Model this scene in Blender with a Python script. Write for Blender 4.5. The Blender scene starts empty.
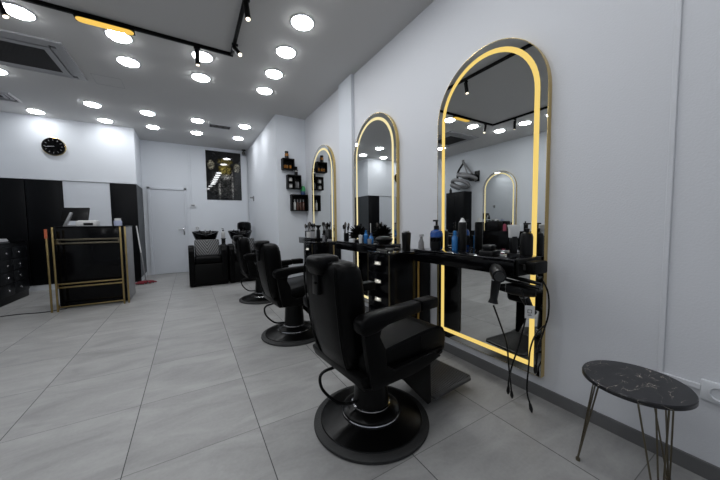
import bpy, bmesh, math, random
from math import sin, cos, pi, radians as R
from mathutils import Vector, Matrix
random.seed(7)
S = bpy.context.scene
C = S.collection

# ------------------------------------------------------------------ camera
F, YAW, PIT, ROL, CH = 284.11, 0.53863, 0.058359, -0.011434, 1.13
fw = Vector((sin(YAW)*cos(PIT), cos(YAW)*cos(PIT), -sin(PIT)))
rt = Vector((cos(YAW), -sin(YAW), 0)); up = rt.cross(fw)
r2 = rt*cos(ROL) + up*sin(ROL); u2 = -rt*sin(ROL) + up*cos(ROL)
cd = bpy.data.cameras.new('camera'); cam = bpy.data.objects.new('camera', cd); C.objects.link(cam)
cam.matrix_world = Matrix(((r2.x, u2.x, -fw.x, 0), (r2.y, u2.y, -fw.y, 0), (r2.z, u2.z, -fw.z, CH), (0, 0, 0, 1)))
cd.sensor_width = 36; cd.sensor_fit = 'HORIZONTAL'; cd.lens = F/720*36; cd.clip_start = 0.02
S.camera = cam
# ------------------------------------------------------------------ world, exposure
w = bpy.data.worlds.new('world'); S.world = w; w.use_nodes = True
w.node_tree.nodes['Background'].inputs[0].default_value = (.6, .7, .85, 1)
w.node_tree.nodes['Background'].inputs[1].default_value = 0.05
S.view_settings.view_transform = 'Standard'; S.view_settings.look = 'None'
S.view_settings.gamma = 1; S.view_settings.exposure = 0.0; S.view_settings.use_curve_mapping = False
LAMP = 41.0          # strength of every ceiling downlight
LAMPCOL = (.96, .98, 1.0)

# ------------------------------------------------------------------ materials
def mat(name, col, rough=.5, metal=0, emis=None, es=0, bump=0, bscale=60, spec=None, coat=0, var=0, vscale=4, alpha=None, trans=0):
    m = bpy.data.materials.new(name); m.use_nodes = True
    nt = m.node_tree; b = nt.nodes['Principled BSDF']
    b.inputs['Base Color'].default_value = (*col, 1); b.inputs['Roughness'].default_value = rough
    b.inputs['Metallic'].default_value = metal
    if spec is not None: b.inputs['Specular IOR Level'].default_value = spec
    if coat: b.inputs['Coat Weight'].default_value = coat
    if trans: b.inputs['Transmission Weight'].default_value = trans
    if emis: b.inputs['Emission Color'].default_value = (*emis, 1); b.inputs['Emission Strength'].default_value = es
    tc = nt.nodes.new('ShaderNodeTexCoord')
    if var:
        n = nt.nodes.new('ShaderNodeTexNoise'); n.inputs['Scale'].default_value = vscale; n.inputs['Detail'].default_value = 5
        nt.links.new(tc.outputs['Object'], n.inputs['Vector'])
        mx = nt.nodes.new('ShaderNodeMix'); mx.data_type = 'RGBA'
        mx.inputs[6].default_value = (*[c*(1-var) for c in col], 1); mx.inputs[7].default_value = (*[min(1, c*(1+var)) for c in col], 1)
        nt.links.new(n.outputs[0], mx.inputs[0]); nt.links.new(mx.outputs[2], b.inputs['Base Color'])
    if bump:
        n = nt.nodes.new('ShaderNodeTexNoise'); n.inputs['Scale'].default_value = bscale; n.inputs['Detail'].default_value = 3
        nt.links.new(tc.outputs['Object'], n.inputs['Vector'])
        bp = nt.nodes.new('ShaderNodeBump'); bp.inputs['Strength'].default_value = bump; bp.inputs['Distance'].default_value = .01
        nt.links.new(n.outputs[0], bp.inputs['Height']); nt.links.new(bp.outputs[0], b.inputs['Normal'])
    return m
M = {}
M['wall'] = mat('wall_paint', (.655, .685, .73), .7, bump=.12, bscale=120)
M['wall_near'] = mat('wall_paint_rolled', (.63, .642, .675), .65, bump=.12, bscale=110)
M['ceiling'] = mat('ceiling_paint', (.58, .575, .57), .8)
M['plastic_white'] = mat('white_plastic', (.62, .64, .67), .35)
M['door'] = mat('door_white', (.60, .63, .68), .4)
M['base'] = mat('skirting_tile', (.12, .12, .122), .4, var=.15)
M['black_panel'] = mat('black_wardrobe_panel', (.0022, .0025, .0035), .4, spec=.12)
M['panel_side'] = mat('dark_grey_panel', (.045, .05, .055), .5)
M['lacquer'] = mat('black_lacquer', (.0015, .0015, .002), .14, spec=.16)
M['lacquer_top'] = mat('black_gloss_top', (.003, .003, .004), .05, spec=.6)
M['black_matt'] = mat('black_matt', (.002, .002, .002), .5, spec=.12)
M['leather'] = mat('black_leather', (.0013, .0013, .0015), .37, bump=.10, bscale=220, spec=.095)
M['leather_dark'] = mat('black_leather_frame', (.0012, .0012, .0014), .42, spec=.10)
M['rubber'] = mat('black_rubber', (.010, .0105, .011), .6, bump=.2, bscale=150)
M['black_metal'] = mat('black_enamel_metal', (.002, .002, .0022), .28, spec=.18)
M['plastic'] = mat('black_plastic', (.004, .004, .0045), .32, spec=.25)
M['chrome'] = mat('chrome', (.6, .6, .62), .15, metal=1)
M['gold'] = mat('brushed_gold', (.62, .47, .20), .25, metal=1)
M['gold_dark'] = mat('dull_gold_tube', (.36, .27, .12), .38, metal=1, var=.3, vscale=12)
M['brass_wire'] = mat('antique_brass', (.16, .14, .10), .3, metal=1)
M['mirror'] = mat('mirror_glass', (.74, .75, .74), .0, metal=1)
M['led'] = mat('led_strip_warm', (.08, .06, .03), .5, emis=(1.0, .72, .20), es=.86, spec=0)
M['led_pale'] = mat('led_strip_pale', (.08, .07, .05), .5, emis=(1.0, .86, .46), es=.88, spec=0)
M['lamp'] = mat('downlight_panel', (.9, .9, .9), .5, emis=LAMPCOL, es=LAMP)
M['spot_lit'] = mat('spot_lens_lit', (.9, .8, .7), .4, emis=(1, .86, .66), es=3)
M['bar_lit'] = mat('linear_lamp_warm', (.08, .06, .03), .4, emis=(1, .62, .10), es=.95)
M['grill'] = mat('ac_grill_dark', (.035, .033, .034), .6)
M['ac'] = mat('ac_cover', (.36, .36, .375), .5)
M['ac_light'] = mat('vent_white', (.5, .5, .52), .5)
M['amber'] = mat('amber_glass', (.30, .12, .02), .15)
M['white_item'] = mat('white_glossy', (.6, .6, .6), .35)
M['grey_item'] = mat('grey_plastic', (.2, .2, .21), .4)
M['brown_liquid'] = mat('brown_bottle', (.06, .022, .014), .2)
M['green'] = mat('green_can', (.04, .30, .10), .35)
M['navy'] = mat('navy_can', (.02, .05, .14), .35)
M['blue'] = mat('blue_bottle', (.010, .06, .25), .2)
M['light_blue'] = mat('light_blue_bottle', (.02, .14, .38), .25)
M['red'] = mat('red_cloth', (.16, .008, .018), .8, bump=.5, bscale=90)
M['towel'] = mat('white_towel', (.55, .56, .58), .9, bump=.5, bscale=120)
M['orange'] = mat('orange_plastic', (.45, .10, .04), .5)
M['pink'] = mat('pink_plastic', (.30, .05, .09), .4)
M['handle'] = mat('pale_metal_handle', (.80, .76, .66), .3, metal=.55)
M['silver'] = mat('silver_plastic', (.42, .42, .44), .3, metal=.5)
M['hair'] = mat('grey_brush', (.10, .09, .085), .8)

def floor_mat():
    m = bpy.data.materials.new('floor_tiles'); m.use_nodes = True; nt = m.node_tree; L = nt.links
    b = nt.nodes['Principled BSDF']
    def n(t, **k):
        x = nt.nodes.new(t)
        for a, v in k.items(): setattr(x, a, v)
        return x
    def ma(op, a, b_=None):
        x = n('ShaderNodeMath', operation=op)
        for i, v in enumerate((a, b_)):
            if v is None: continue
            if isinstance(v, (int, float)): x.inputs[i].default_value = v
            else: L.new(v, x.inputs[i])
        return x.outputs[0]
    tc = n('ShaderNodeTexCoord'); sp = n('ShaderNodeSeparateXYZ'); L.new(tc.outputs['Object'], sp.inputs[0])
    fx = ma('DIVIDE', ma('ADD', sp.outputs[0], 60-.29), .6); fy = ma('DIVIDE', ma('ADD', sp.outputs[1], 60-1.0), .6)
    dx = ma('ABSOLUTE', ma('SUBTRACT', ma('FRACT', ma('ADD', fx, .5)), .5))
    dy = ma('ABSOLUTE', ma('SUBTRACT', ma('FRACT', ma('ADD', fy, .5)), .5))
    gx = ma('LESS_THAN', dx, .0036); gy = ma('MULTIPLY', ma('LESS_THAN', dy, .0030), .62)
    g = ma('MAXIMUM', gx, gy)
    ix = ma('FLOOR', fx); iy = ma('FLOOR', fy)
    cb = n('ShaderNodeCombineXYZ'); L.new(ma('MULTIPLY', ix, 3.7), cb.inputs[0]); L.new(ma('MULTIPLY', iy, 5.3), cb.inputs[1])
    va = n('ShaderNodeVectorMath', operation='ADD'); L.new(tc.outputs['Object'], va.inputs[0]); L.new(cb.outputs[0], va.inputs[1])
    mp = n('ShaderNodeMapping'); mp.inputs['Scale'].default_value = (1, 2.6, 1); mp.inputs['Rotation'].default_value = (0, 0, .5); L.new(va.outputs[0], mp.inputs[0])
    n1 = n('ShaderNodeTexNoise'); n1.inputs['Scale'].default_value = 2.2; n1.inputs['Detail'].default_value = 8; n1.inputs['Roughness'].default_value = .62; n1.inputs['Distortion'].default_value = .6
    L.new(mp.outputs[0], n1.inputs['Vector'])
    n2 = n('ShaderNodeTexNoise'); n2.inputs['Scale'].default_value = 60; n2.inputs['Detail'].default_value = 4; L.new(tc.outputs['Object'], n2.inputs['Vector'])
    s = ma('ADD', ma('MULTIPLY', n1.outputs[0], .85), ma('MULTIPLY', n2.outputs[0], .15))
    cr = n('ShaderNodeValToRGB'); L.new(s, cr.inputs[0])
    e = cr.color_ramp.elements
    e[0].position = .30; e[0].color = (.228, .227, .225, 1); e[1].position = .72; e[1].color = (.385, .383, .379, 1)
    wn = n('ShaderNodeTexWhiteNoise'); L.new(cb.outputs[0], wn.inputs['Vector'])
    tv = ma('ADD', ma('MULTIPLY', wn.outputs['Value'], .08), .96)
    vs = n('ShaderNodeVectorMath', operation='SCALE'); L.new(cr.outputs[0], vs.inputs[0]); L.new(tv, vs.inputs['Scale'])
    mx = n('ShaderNodeMix', data_type='RGBA'); L.new(g, mx.inputs[0]); L.new(vs.outputs[0], mx.inputs[6]); mx.inputs[7].default_value = (.035, .036, .037, 1)
    L.new(mx.outputs[2], b.inputs['Base Color'])
    L.new(ma('ADD', ma('MULTIPLY', n1.outputs[0], .22), .30), b.inputs['Roughness'])
    b.inputs['Specular IOR Level'].default_value = .35
    bp = n('ShaderNodeBump'); bp.inputs['Strength'].default_value = .08; bp.inputs['Distance'].default_value = .004
    L.new(ma('SUBTRACT', s, g), bp.inputs['Height']); L.new(bp.outputs[0], b.inputs['Normal'])
    return m
M['floor'] = floor_mat()

def marble_mat():
    m = bpy.data.materials.new('black_marble'); m.use_nodes = True; nt = m.node_tree; L = nt.links; b = nt.nodes['Principled BSDF']
    tc = nt.nodes.new('ShaderNodeTexCoord')
    n1 = nt.nodes.new('ShaderNodeTexNoise'); n1.inputs['Scale'].default_value = 9; n1.inputs['Detail'].default_value = 4; n1.inputs['Distortion'].default_value = .5
    mp = nt.nodes.new('ShaderNodeMapping'); mp.inputs['Scale'].default_value = (1, 2.1, 1); mp.inputs['Rotation'].default_value = (0, 0, -.4)
    L.new(tc.outputs['Object'], mp.inputs[0]); L.new(mp.outputs[0], n1.inputs['Vector'])
    def vein(lo, hi, src):
        cr = nt.nodes.new('ShaderNodeValToRGB'); e = cr.color_ramp.elements
        e[0].position = lo; e[0].color = (0, 0, 0, 1); e[1].position = (lo+hi)/2; e[1].color = (1, 1, 1, 1)
        x = e.new(hi); x.color = (0, 0, 0, 1); L.new(src, cr.inputs[0]); return cr.outputs[0]
    v1 = vein(.489, .504, n1.outputs[0])
    n3 = nt.nodes.new('ShaderNodeTexNoise'); n3.inputs['Scale'].default_value = 14; L.new(tc.outputs['Object'], n3.inputs['Vector'])
    cr2 = nt.nodes.new('ShaderNodeValToRGB'); cr2.color_ramp.elements[0].position = .45; cr2.color_ramp.elements[1].position = .58; L.new(n3.outputs[0], cr2.inputs[0])
    mu = nt.nodes.new('ShaderNodeMath'); mu.operation = 'MULTIPLY'; L.new(v1, mu.inputs[0]); L.new(cr2.outputs[0], mu.inputs[1])
    n4 = nt.nodes.new('ShaderNodeTexNoise'); n4.inputs['Scale'].default_value = 40; n4.inputs['Detail'].default_value = 6; L.new(tc.outputs['Object'], n4.inputs['Vector'])
    base = nt.nodes.new('ShaderNodeMix'); base.data_type = 'RGBA'; L.new(n4.outputs[0], base.inputs[0])
    base.inputs[6].default_value = (.004, .004, .005, 1); base.inputs[7].default_value = (.016, .016, .019, 1)
    mx = nt.nodes.new('ShaderNodeMix'); mx.data_type = 'RGBA'; L.new(mu.outputs[0], mx.inputs[0]); L.new(base.outputs[2], mx.inputs[6])
    mx.inputs[7].default_value = (.62, .55, .46, 1); L.new(mx.outputs[2], b.inputs['Base Color'])
    b.inputs['Roughness'].default_value = .28
    return m
M['marble'] = marble_mat()

def stripe_mat():
    m = bpy.data.materials.new('chevron_stripe_fabric'); m.use_nodes = True; nt = m.node_tree; L = nt.links; b = nt.nodes['Principled BSDF']
    tc = nt.nodes.new('ShaderNodeTexCoord'); sp = nt.nodes.new('ShaderNodeSeparateXYZ'); L.new(tc.outputs['Object'], sp.inputs[0])
    def ma(op, a, b_=None):
        x = nt.nodes.new('ShaderNodeMath'); x.operation = op
        for i, v in enumerate((a, b_)):
            if v is None: continue
            if isinstance(v, (int, float)): x.inputs[i].default_value = v
            else: L.new(v, x.inputs[i])
        return x.outputs[0]
    t = ma('FRACT', ma('ADD', ma('MULTIPLY', ma('SUBTRACT', ma('ABSOLUTE', sp.outputs[0]), ma('MULTIPLY', sp.outputs[2], .6)), 24), 50))
    g = ma('LESS_THAN', t, .35)
    mx = nt.nodes.new('ShaderNodeMix'); mx.data_type = 'RGBA'; L.new(g, mx.inputs[0])
    mx.inputs[6].default_value = (.003, .003, .004, 1); mx.inputs[7].default_value = (.15, .15, .155, 1)
    L.new(mx.outputs[2], b.inputs['Base Color']); b.inputs['Roughness'].default_value = .5
    return m
M['stripe'] = stripe_mat()

def poster_mat():
    m = bpy.data.materials.new('poster_print'); m.use_nodes = True; nt = m.node_tree; L = nt.links; b = nt.nodes['Principled BSDF']
    tc = nt.nodes.new('ShaderNodeTexCoord')
    def ma(op, a, b_=None):
        x = nt.nodes.new('ShaderNodeMath'); x.operation = op
        for i, v in enumerate((a, b_)):
            if v is None: continue
            if isinstance(v, (int, float)): x.inputs[i].default_value = v
            else: L.new(v, x.inputs[i])
        return x.outputs[0]
    sp = nt.nodes.new('ShaderNodeSeparateXYZ'); L.new(tc.outputs['Object'], sp.inputs[0])
    X, Z = sp.outputs[0], sp.outputs[2]
    n1 = nt.nodes.new('ShaderNodeTexNoise'); n1.inputs['Scale'].default_value = 9; n1.inputs['Detail'].default_value = 6; n1.inputs['Distortion'].default_value = 2.2
    L.new(tc.outputs['Object'], n1.inputs['Vector'])
    nz = ma('MULTIPLY', ma('POWER', n1.outputs[0], 4.5), 5)
    def blob(cx, cz, rx, rz, k=1.0):
        a = ma('POWER', ma('ABSOLUTE', ma('DIVIDE', ma('SUBTRACT', X, cx), rx)), 2); c = ma('POWER', ma('ABSOLUTE', ma('DIVIDE', ma('SUBTRACT', Z, cz), rz)), 2)
        return ma('MULTIPLY', ma('MAXIMUM', ma('SUBTRACT', 1, ma('ADD', a, c)), 0), k)
    def scale(f, col):
        v = nt.nodes.new('ShaderNodeVectorMath'); v.operation = 'SCALE'; v.inputs[0].default_value = col; L.new(f, v.inputs['Scale']); return v.outputs[0]
    def add(a, c):
        v = nt.nodes.new('ShaderNodeVectorMath'); v.operation = 'ADD'; L.new(a, v.inputs[0]); L.new(c, v.inputs[1]); return v.outputs[0]
    gold = ma('MULTIPLY', ma('ADD', blob(.02, .16, .17, .16), blob(.03, .36, .20, .10, .5)), nz)
    hands = ma('MULTIPLY', ma('ADD', blob(-.29, .26, .09, .13, 1.3), blob(.30, .22, .09, .12, 1.3)), nz)
    streak = ma('MULTIPLY', ma('ADD', ma('ADD', blob(-.11, -.34, .035, .30, 1.2), blob(.19, -.22, .03, .42, 1.2)), ma('ADD', blob(.04, -.02, .14, .09, 1.4), blob(0, -.3, .35, .3, .18))), nz)
    col = add(add(scale(gold, (1.1, .85, .16)), scale(hands, (1.1, 1.0, .72))), add(scale(streak, (.62, .60, .56)), scale(ma('MULTIPLY', nz, .05), (.5, .5, .5))))
    L.new(col, b.inputs['Base Color']); b.inputs['Roughness'].default_value = .03
    return m
M['poster'] = poster_mat()

# ------------------------------------------------------------------ mesh helpers
class MB:
    def __init__(s): s.bm = bmesh.new()
    def _add(s, bm2, mtx=None):
        if mtx is not None: bmesh.ops.transform(bm2, matrix=mtx, verts=bm2.verts)
        me = bpy.data.meshes.new('tmp'); bm2.to_mesh(me); bm2.free(); s.bm.from_mesh(me); bpy.data.meshes.remove(me); return s
    def box(s, x0, x1, y0, y1, z0, z1, bev=0, seg=2, mtx=None):
        b = bmesh.new(); bmesh.ops.create_cube(b, size=1)
        bmesh.ops.scale(b, vec=(abs(x1-x0), abs(y1-y0), abs(z1-z0)), verts=b.verts)
        bmesh.ops.translate(b, vec=((x0+x1)/2, (y0+y1)/2, (z0+z1)/2), verts=b.verts)
        if bev: bmesh.ops.bevel(b, geom=b.edges[:], offset=bev, segments=seg, profile=.5, affect='EDGES')
        return s._add(b, mtx)
    def lathe(s, prof, n=32, mtx=None, c=(0, 0, 0)):
        b = bmesh.new(); rings = []
        for r, z in prof:
            if r < 1e-5: rings.append([b.verts.new((c[0], c[1], c[2]+z))])
            else: rings.append([b.verts.new((c[0]+r*cos(2*pi*i/n), c[1]+r*sin(2*pi*i/n), c[2]+z)) for i in range(n)])
        for a, d in zip(rings, rings[1:]):
            for i in range(n):
                j = (i+1) % n
                if len(a) == 1 and len(d) == 1: continue
                if len(a) == 1: b.faces.new((a[0], d[i], d[j]))
                elif len(d) == 1: b.faces.new((a[i], a[j], d[0]))
                else: b.faces.new((a[i], a[j], d[j], d[i]))
        bmesh.ops.recalc_face_normals(b, faces=b.faces)
        return s._add(b, mtx)
    def tube(s, pts, r, n=8, cap=True):
        pts = [Vector(p) for p in pts]; b = bmesh.new(); rings = []
        rr = r if isinstance(r, (list, tuple)) else [r]*len(pts)
        prev = None
        for i, p in enumerate(pts):
            t = (pts[min(i+1, len(pts)-1)] - pts[max(i-1, 0)]).normalized()
            if prev is None:
                a = Vector((0, 0, 1)) if abs(t.z) < .9 else Vector((1, 0, 0)); u = t.cross(a).normalized()
            else: u = (prev - t*prev.dot(t)).normalized()
            prev = u; v = t.cross(u)
            rings.append([b.verts.new(p + (u*cos(2*pi*k/n) + v*sin(2*pi*k/n))*rr[i]) for k in range(n)])
        for a, d in zip(rings, rings[1:]):
            for k in range(n): b.faces.new((a[k], a[(k+1) % n], d[(k+1) % n], d[k]))
        if cap: b.faces.new(rings[0][::-1]); b.faces.new(rings[-1])
        bmesh.ops.recalc_face_normals(b, faces=b.faces)
        return s._add(b)
    def prism(s, poly, a0, a1, axis='y', bev=0, mtx=None):
        """poly: 2-D outline; axis y -> (x,z), axis x -> (y,z), axis z -> (x,y)"""
        b = bmesh.new()
        def P(p, a): return (p[0], a, p[1]) if axis == 'y' else ((a, p[0], p[1]) if axis == 'x' else (p[0], p[1], a))
        v0 = [b.verts.new(P(p, a0)) for p in poly]; v1 = [b.verts.new(P(p, a1)) for p in poly]; n = len(poly)
        b.faces.new(v0); b.faces.new(v1[::-1])
        for i in range(n): b.faces.new((v0[i], v0[(i+1) % n], v1[(i+1) % n], v1[i]))
        bmesh.ops.recalc_face_normals(b, faces=b.faces)
        if bev: bmesh.ops.bevel(b, geom=b.edges[:], offset=bev, segments=2, profile=.5, affect='EDGES')
        return s._add(b, mtx)
    def band(s, outer, inner, a0, a1, axis='x'):
        """closed band between two outlines of equal length, extruded along axis"""
        b = bmesh.new()
        def P(p, a): return (a, p[0], p[1]) if axis == 'x' else (p[0], a, p[1])
        n = len(outer)
        q = [[b.verts.new(P(p, a)) for p in o] for o in (outer, inner) for a in (a0, a1)]
        oA, oB, iA, iB = q
        for i in range(n):
            j = (i+1) % n
            b.faces.new((oA[i], oA[j], oB[j], oB[i])); b.faces.new((iA[i], iB[i], iB[j], iA[j]))
            b.faces.new((oA[i], iA[i], iA[j], oA[j])); b.faces.new((oB[i], oB[j], iB[j], iB[i]))
        bmesh.ops.recalc_face_normals(b, faces=b.faces)
        return s._add(b)
    def build(s, name, m, parent=None, smooth=35, loc=None):
        me = bpy.data.meshes.new(name); s.bm.to_mesh(me); s.bm.free()
        me.materials.append(m if not isinstance(m, str) else M[m])
        if smooth:
            for p in me.polygons: p.use_smooth = True
            me.set_sharp_from_angle(angle=R(smooth))
        o = bpy.data.objects.new(name, me); C.objects.link(o)
        if parent: o.parent = parent
        if loc: o.location = loc
        return o
def tag(o, label=None, cat=None, group=None, kind=None):
    for k, v in (('label', label), ('category', cat), ('group', group), ('kind', kind)):
        if v: o[k] = v
    return o
def thing(name, label, cat, loc=(0, 0, 0), rz=0, group=None):
    o = bpy.data.objects.new(name, None); C.objects.link(o); o.location = loc; o.rotation_euler = (0, 0, rz)
    o.empty_display_size = .1
    return tag(o, label, cat, group)
def struct(name, mb, m): return tag(mb.build(name, m, smooth=0), kind='structure')
def dup(o, loc=None, rz=None, label=None, parent=None):
    c = o.copy(); C.objects.link(c)
    if parent: c.parent = parent
    if loc is not None: c.location = loc
    if rz is not None: c.rotation_euler = (0, 0, rz)
    if label: c['label'] = label
    for ch in [k for k in bpy.data.objects if k.parent == o]: dup(ch, parent=c)
    return c
def spline(pts, k=6):
    P = [Vector(p) for p in pts]; P = [P[0]*2-P[1]] + P + [P[-1]*2-P[-2]]; out = []
    for i in range(1, len(P)-2):
        for j in range(k):
            t = j/k; a, b, c, d = P[i-1:i+3]
            out.append(.5*((2*b)+(c-a)*t+(2*a-5*b+4*c-d)*t*t+(3*b-a-3*c+d)*t**3))
    out.append(P[-2]); return out

# ------------------------------------------------------------------ room
XR, XL, YB, YF, YC, CZ = 1.90, -2.90, -1.9, 8.05, 7.20, 3.055
XP, YP = 1.36, 5.12              # partition that narrows the room on the right
struct('floor', MB().box(XL-.2, XR+.2, YB-.2, YF+.2, -.1, 0), 'floor')
struct('ceiling', MB().box(XL-.2, XR+.2, YB-.2, YF+.2, CZ, CZ+.1), 'ceiling')
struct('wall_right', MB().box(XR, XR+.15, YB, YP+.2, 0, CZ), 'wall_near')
struct('wall_left', MB().box(XL-.15, XL, YB, YF, 0, CZ), 'wall')
struct('wall_back', MB().box(XL, XR, YB-.15, YB, 0, CZ), 'wall')
struct('wall_far', MB().box(XL, XP, YF, YF+.15, 0, CZ), 'wall')
struct('wall_partition', MB().box(XP, XR, YP, YF+.15, 0, CZ), 'wall')
struct('wall_pier', MB().box(XR-.045, XR, 3.29, 3.65, 0, CZ, .004), 'wall')
struct('wall_upper', MB().box(XL, -.88, YC, YF, 1.965, CZ), 'wall')
bb = MB(); bb.box(XR-.012, XR, YB, 3.29, 0, .072); bb.box(XR-.057, XR-.045, 3.29, 3.65, 0, .072); bb.box(XR-.012, XR, 3.65, YP, 0, .072)
struct('baseboard_right', bb, 'base')
struct('baseboard_partition', MB().box(XP, XR-.012, YP-.012, YP, 0, .072).box(XP-.012, XP, YP-.012, YF, 0, .072), 'base')
struct('baseboard_far', MB().box(-.87, -.815, YF-.012, YF, 0, .09).box(-.025, XP, YF-.012, YF, 0, .09), 'plastic_white')

# the near cable trunk on the right wall
struct('trim_1', MB().box(XR-.010, XR, .388, .408, .39, CZ, .003).box(XR-.012, XR, .272, .408, .385, .41, .003), 'wall_near')
# far wall trunk above and below the thermostat, corner pipe
struct('trim_2', MB().box(.07, .095, YF-.015, YF, 1.66, CZ, .003).box(.03, .045, YF-.012, YF, 0.1, CZ, .002), 'wall')
struct('trim_3', MB().box(XP-.03, XP-.008, YF-.03, YF-.008, .1, CZ, .004), 'plastic_white')

# black cladding under the clock wall with a white door leaf in it
bp = thing('wardrobe_wall', 'black floor to ceiling panelling below the white clock wall behind the reception desk', 'wardrobe', (0, YC, 0))
mb = MB()
for a, b_ in ((XL+.01, -2.42), (-2.41, -1.955)): mb.box(a, b_, 0, .03, .10, 1.96, .002)
for a, b_ in ((-1.285, -.885),): mb.box(a, b_, 0, .03, .0, 1.96, .002)
mb.build('panel', 'black_panel', bp)
MB().box(-1.945, -1.295, .012, .03, .0, 1.955).build('door_leaf', 'door', bp)['label'] = 'plain white door leaf'
MB().box(XL+.01, -1.955, .01, .03, 0.0, .10).build('plinth', 'plastic_white', bp)['label'] = 'white plinth strip'
MB().box(-.884, -.88, .0, YF-YC-.01, 0.09, 1.962).build('side_panel', 'panel_side', bp)['label'] = 'dark grey end panel'
MB().box(XL+.02, -.886, .031, YF-YC-.01, 0, 1.96).build('carcass', 'black_matt', bp)
MB().box(-.884, -.875, .0, YF-YC-.02, 0.0, .085).build('end_plinth', 'plastic_white', bp)['label'] = 'white plinth strip'

# far door
d = MB(); d.box(-.80, -.745, YF-.035, YF, 0, 2.02, .004).box(-.09, -.035, YF-.035, YF, 0, 2.02, .004).box(-.80, -.035, YF-.035, YF, 1.965, 2.02, .004)
struct('door_1_frame', d, 'door'); bpy.data.objects['door_1_frame'].name = 'trim_4'
d1 = struct('door_1', MB().box(-.745, -.09, YF-.012, YF, .008, 1.965, .002), 'door')
h_ = MB(); h_.box(-.135, -.105, YF-.02, YF-.012, .90, 1.08, .003); h_.tube([(-.12, YF-.02, 1.03), (-.12, YF-.06, 1.03), (-.235, YF-.06, 1.03)], .009)
h_.build('door_handle', 'chrome', d1)

# ------------------------------------------------------------------ ceiling fittings
DL = [(1.0, y) for y in (1.08, 1.62, 2.16, 2.70, 3.24, 3.77, 4.30, 6.02, 6.90)] + \
     [(.2, y) for y in (3.79, 4.33, 6.10, 6.91)] + [(-.54, y) for y in (3.81, 4.34, 6.10, 6.91)] + \
     [(-1.24, y) for y in (3.83, 6.10, 6.90)] + [(-2.12, 6.91)] + [(-1.97, y) for y in (1.08, 1.62, 2.16, 2.70, 3.20, 3.73, 5.35)] + \
     [(.2, .9), (-.54, .9), (-1.24, .9), (.95, .2), (-.2, -.6), (-1.4, -.6), (.9, -1.0)]  # this last list: unseen downlights added around the camera to light the near floor
def where(x, y):
    col = {1.0: 'in the row nearest the mirrors', .2: 'in the second row from the mirror wall', -.54: 'in the middle row', -1.24: 'in the row left of the middle', -1.97: 'in the row by the left wall', -2.12: 'above the clock wall corner at far left'}.get(x, 'added out of view near the shop front')
    return col
proto = thing('downlight', '', 'ceiling light', (DL[0][0], DL[0][1], CZ), 0, 'round ceiling downlights')
MB().lathe([(.098, -.001), (.112, -.001), (.112, -.006), (.106, -.010), (.098, -.008), (.098, -.001)], 40).build('trim_ring', 'plastic_white', proto)
MB().lathe([(.098, -.003), (.096, -.014), (.088, -.020), (.06, -.0245), (0, -.026)], 40).build('diffuser', 'lamp', proto)
ordn = ['first', 'second', 'third', 'fourth', 'fifth', 'sixth', 'seventh', 'eighth', 'ninth']
cnt = {}
for i, (x, y) in enumerate(DL):
    o = proto if i == 0 else dup(proto, (x, y, CZ))
    k = cnt.get(where(x, y), 0); cnt[where(x, y)] = k+1
    o['label'] = 'lit round white downlight %s, %s from the front' % (where(x, y), ordn[k])

# track
tz = CZ
tr = thing('lighting_track', 'black rectangular lighting track fixed to the ceiling', 'light track', (0, 0, CZ))
TX0, TX1, TY0, TY1 = -1.50, .48, 1.72, 3.57
for a in ((TX0-.015, TX1+.015, TY1-.015, TY1+.015), (TX0-.015, TX1+.015, TY0-.015, TY0+.015), (TX1-.015, TX1+.015, TY0+.016, TY1-.016), (TX0-.015, TX0+.015, TY0+.016, TY1-.016)):
    MB().box(*a, -.032, 0, .002).build('rail', 'black_matt', tr)
def spot(x, y, dx, dy, dz, label, lit=True):
    t = thing('spotlight', label, 'spotlight', (x, y, CZ-.034), 0, 'track spotlights')
    MB().box(-.03, .03, -.012, .012, -.02, .0, .003).tube([(0, 0, -.02), (0, 0, -.055)], .008).build('bracket', 'black_matt', t)
    dv = Vector((dx, dy, dz)).normalized(); p0 = Vector((0, 0, -.05)) - dv*.02; p1 = p0 + dv*.15
    MB().tube([p0, p1], .023, 20).build('barrel', 'black_matt', t)
    MB().tube([p1, p1+dv*.004], .018, 20).build('lens', 'spot_lit', t)
spot(.48, 3.31, .18, -.45, -.50, 'black spotlight at the far right corner of the track, tilted towards the mirrors')
spot(.48, 2.62, .05, -.2, -1, 'black spotlight midway along the right arm of the track')
spot(.14, 3.57, .02, .05, -1, 'black spotlight hanging straight down from the far arm in front of a downlight')
spot(-1.27, 3.57, .35, -.1, -.9, 'black spotlight near the far left corner of the track')
spot(-1.50, 3.12, -.25, .2, -.9, 'black spotlight on the left arm, seen only in the nearest mirror')
bl = thing('linear_lamp', 'warm yellow lit bar lamp clipped under the far arm of the track', 'lamp', (-.60, 3.585, CZ-.034))
MB().box(-.215, .215, -.048, .048, -.02, 0, .004).build('housing', 'black_matt', bl)
bar = [(.166*(1 if k < 9 else -1) + .042*cos(a), .042*sin(a)) for k, a in enumerate([-pi/2+pi*i/8 for i in range(9)] + [pi/2+pi*i/8 for i in range(9)])]
MB().prism(bar, -.026, -.021, 'z').build('diffuser', 'bar_lit', bl)

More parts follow.
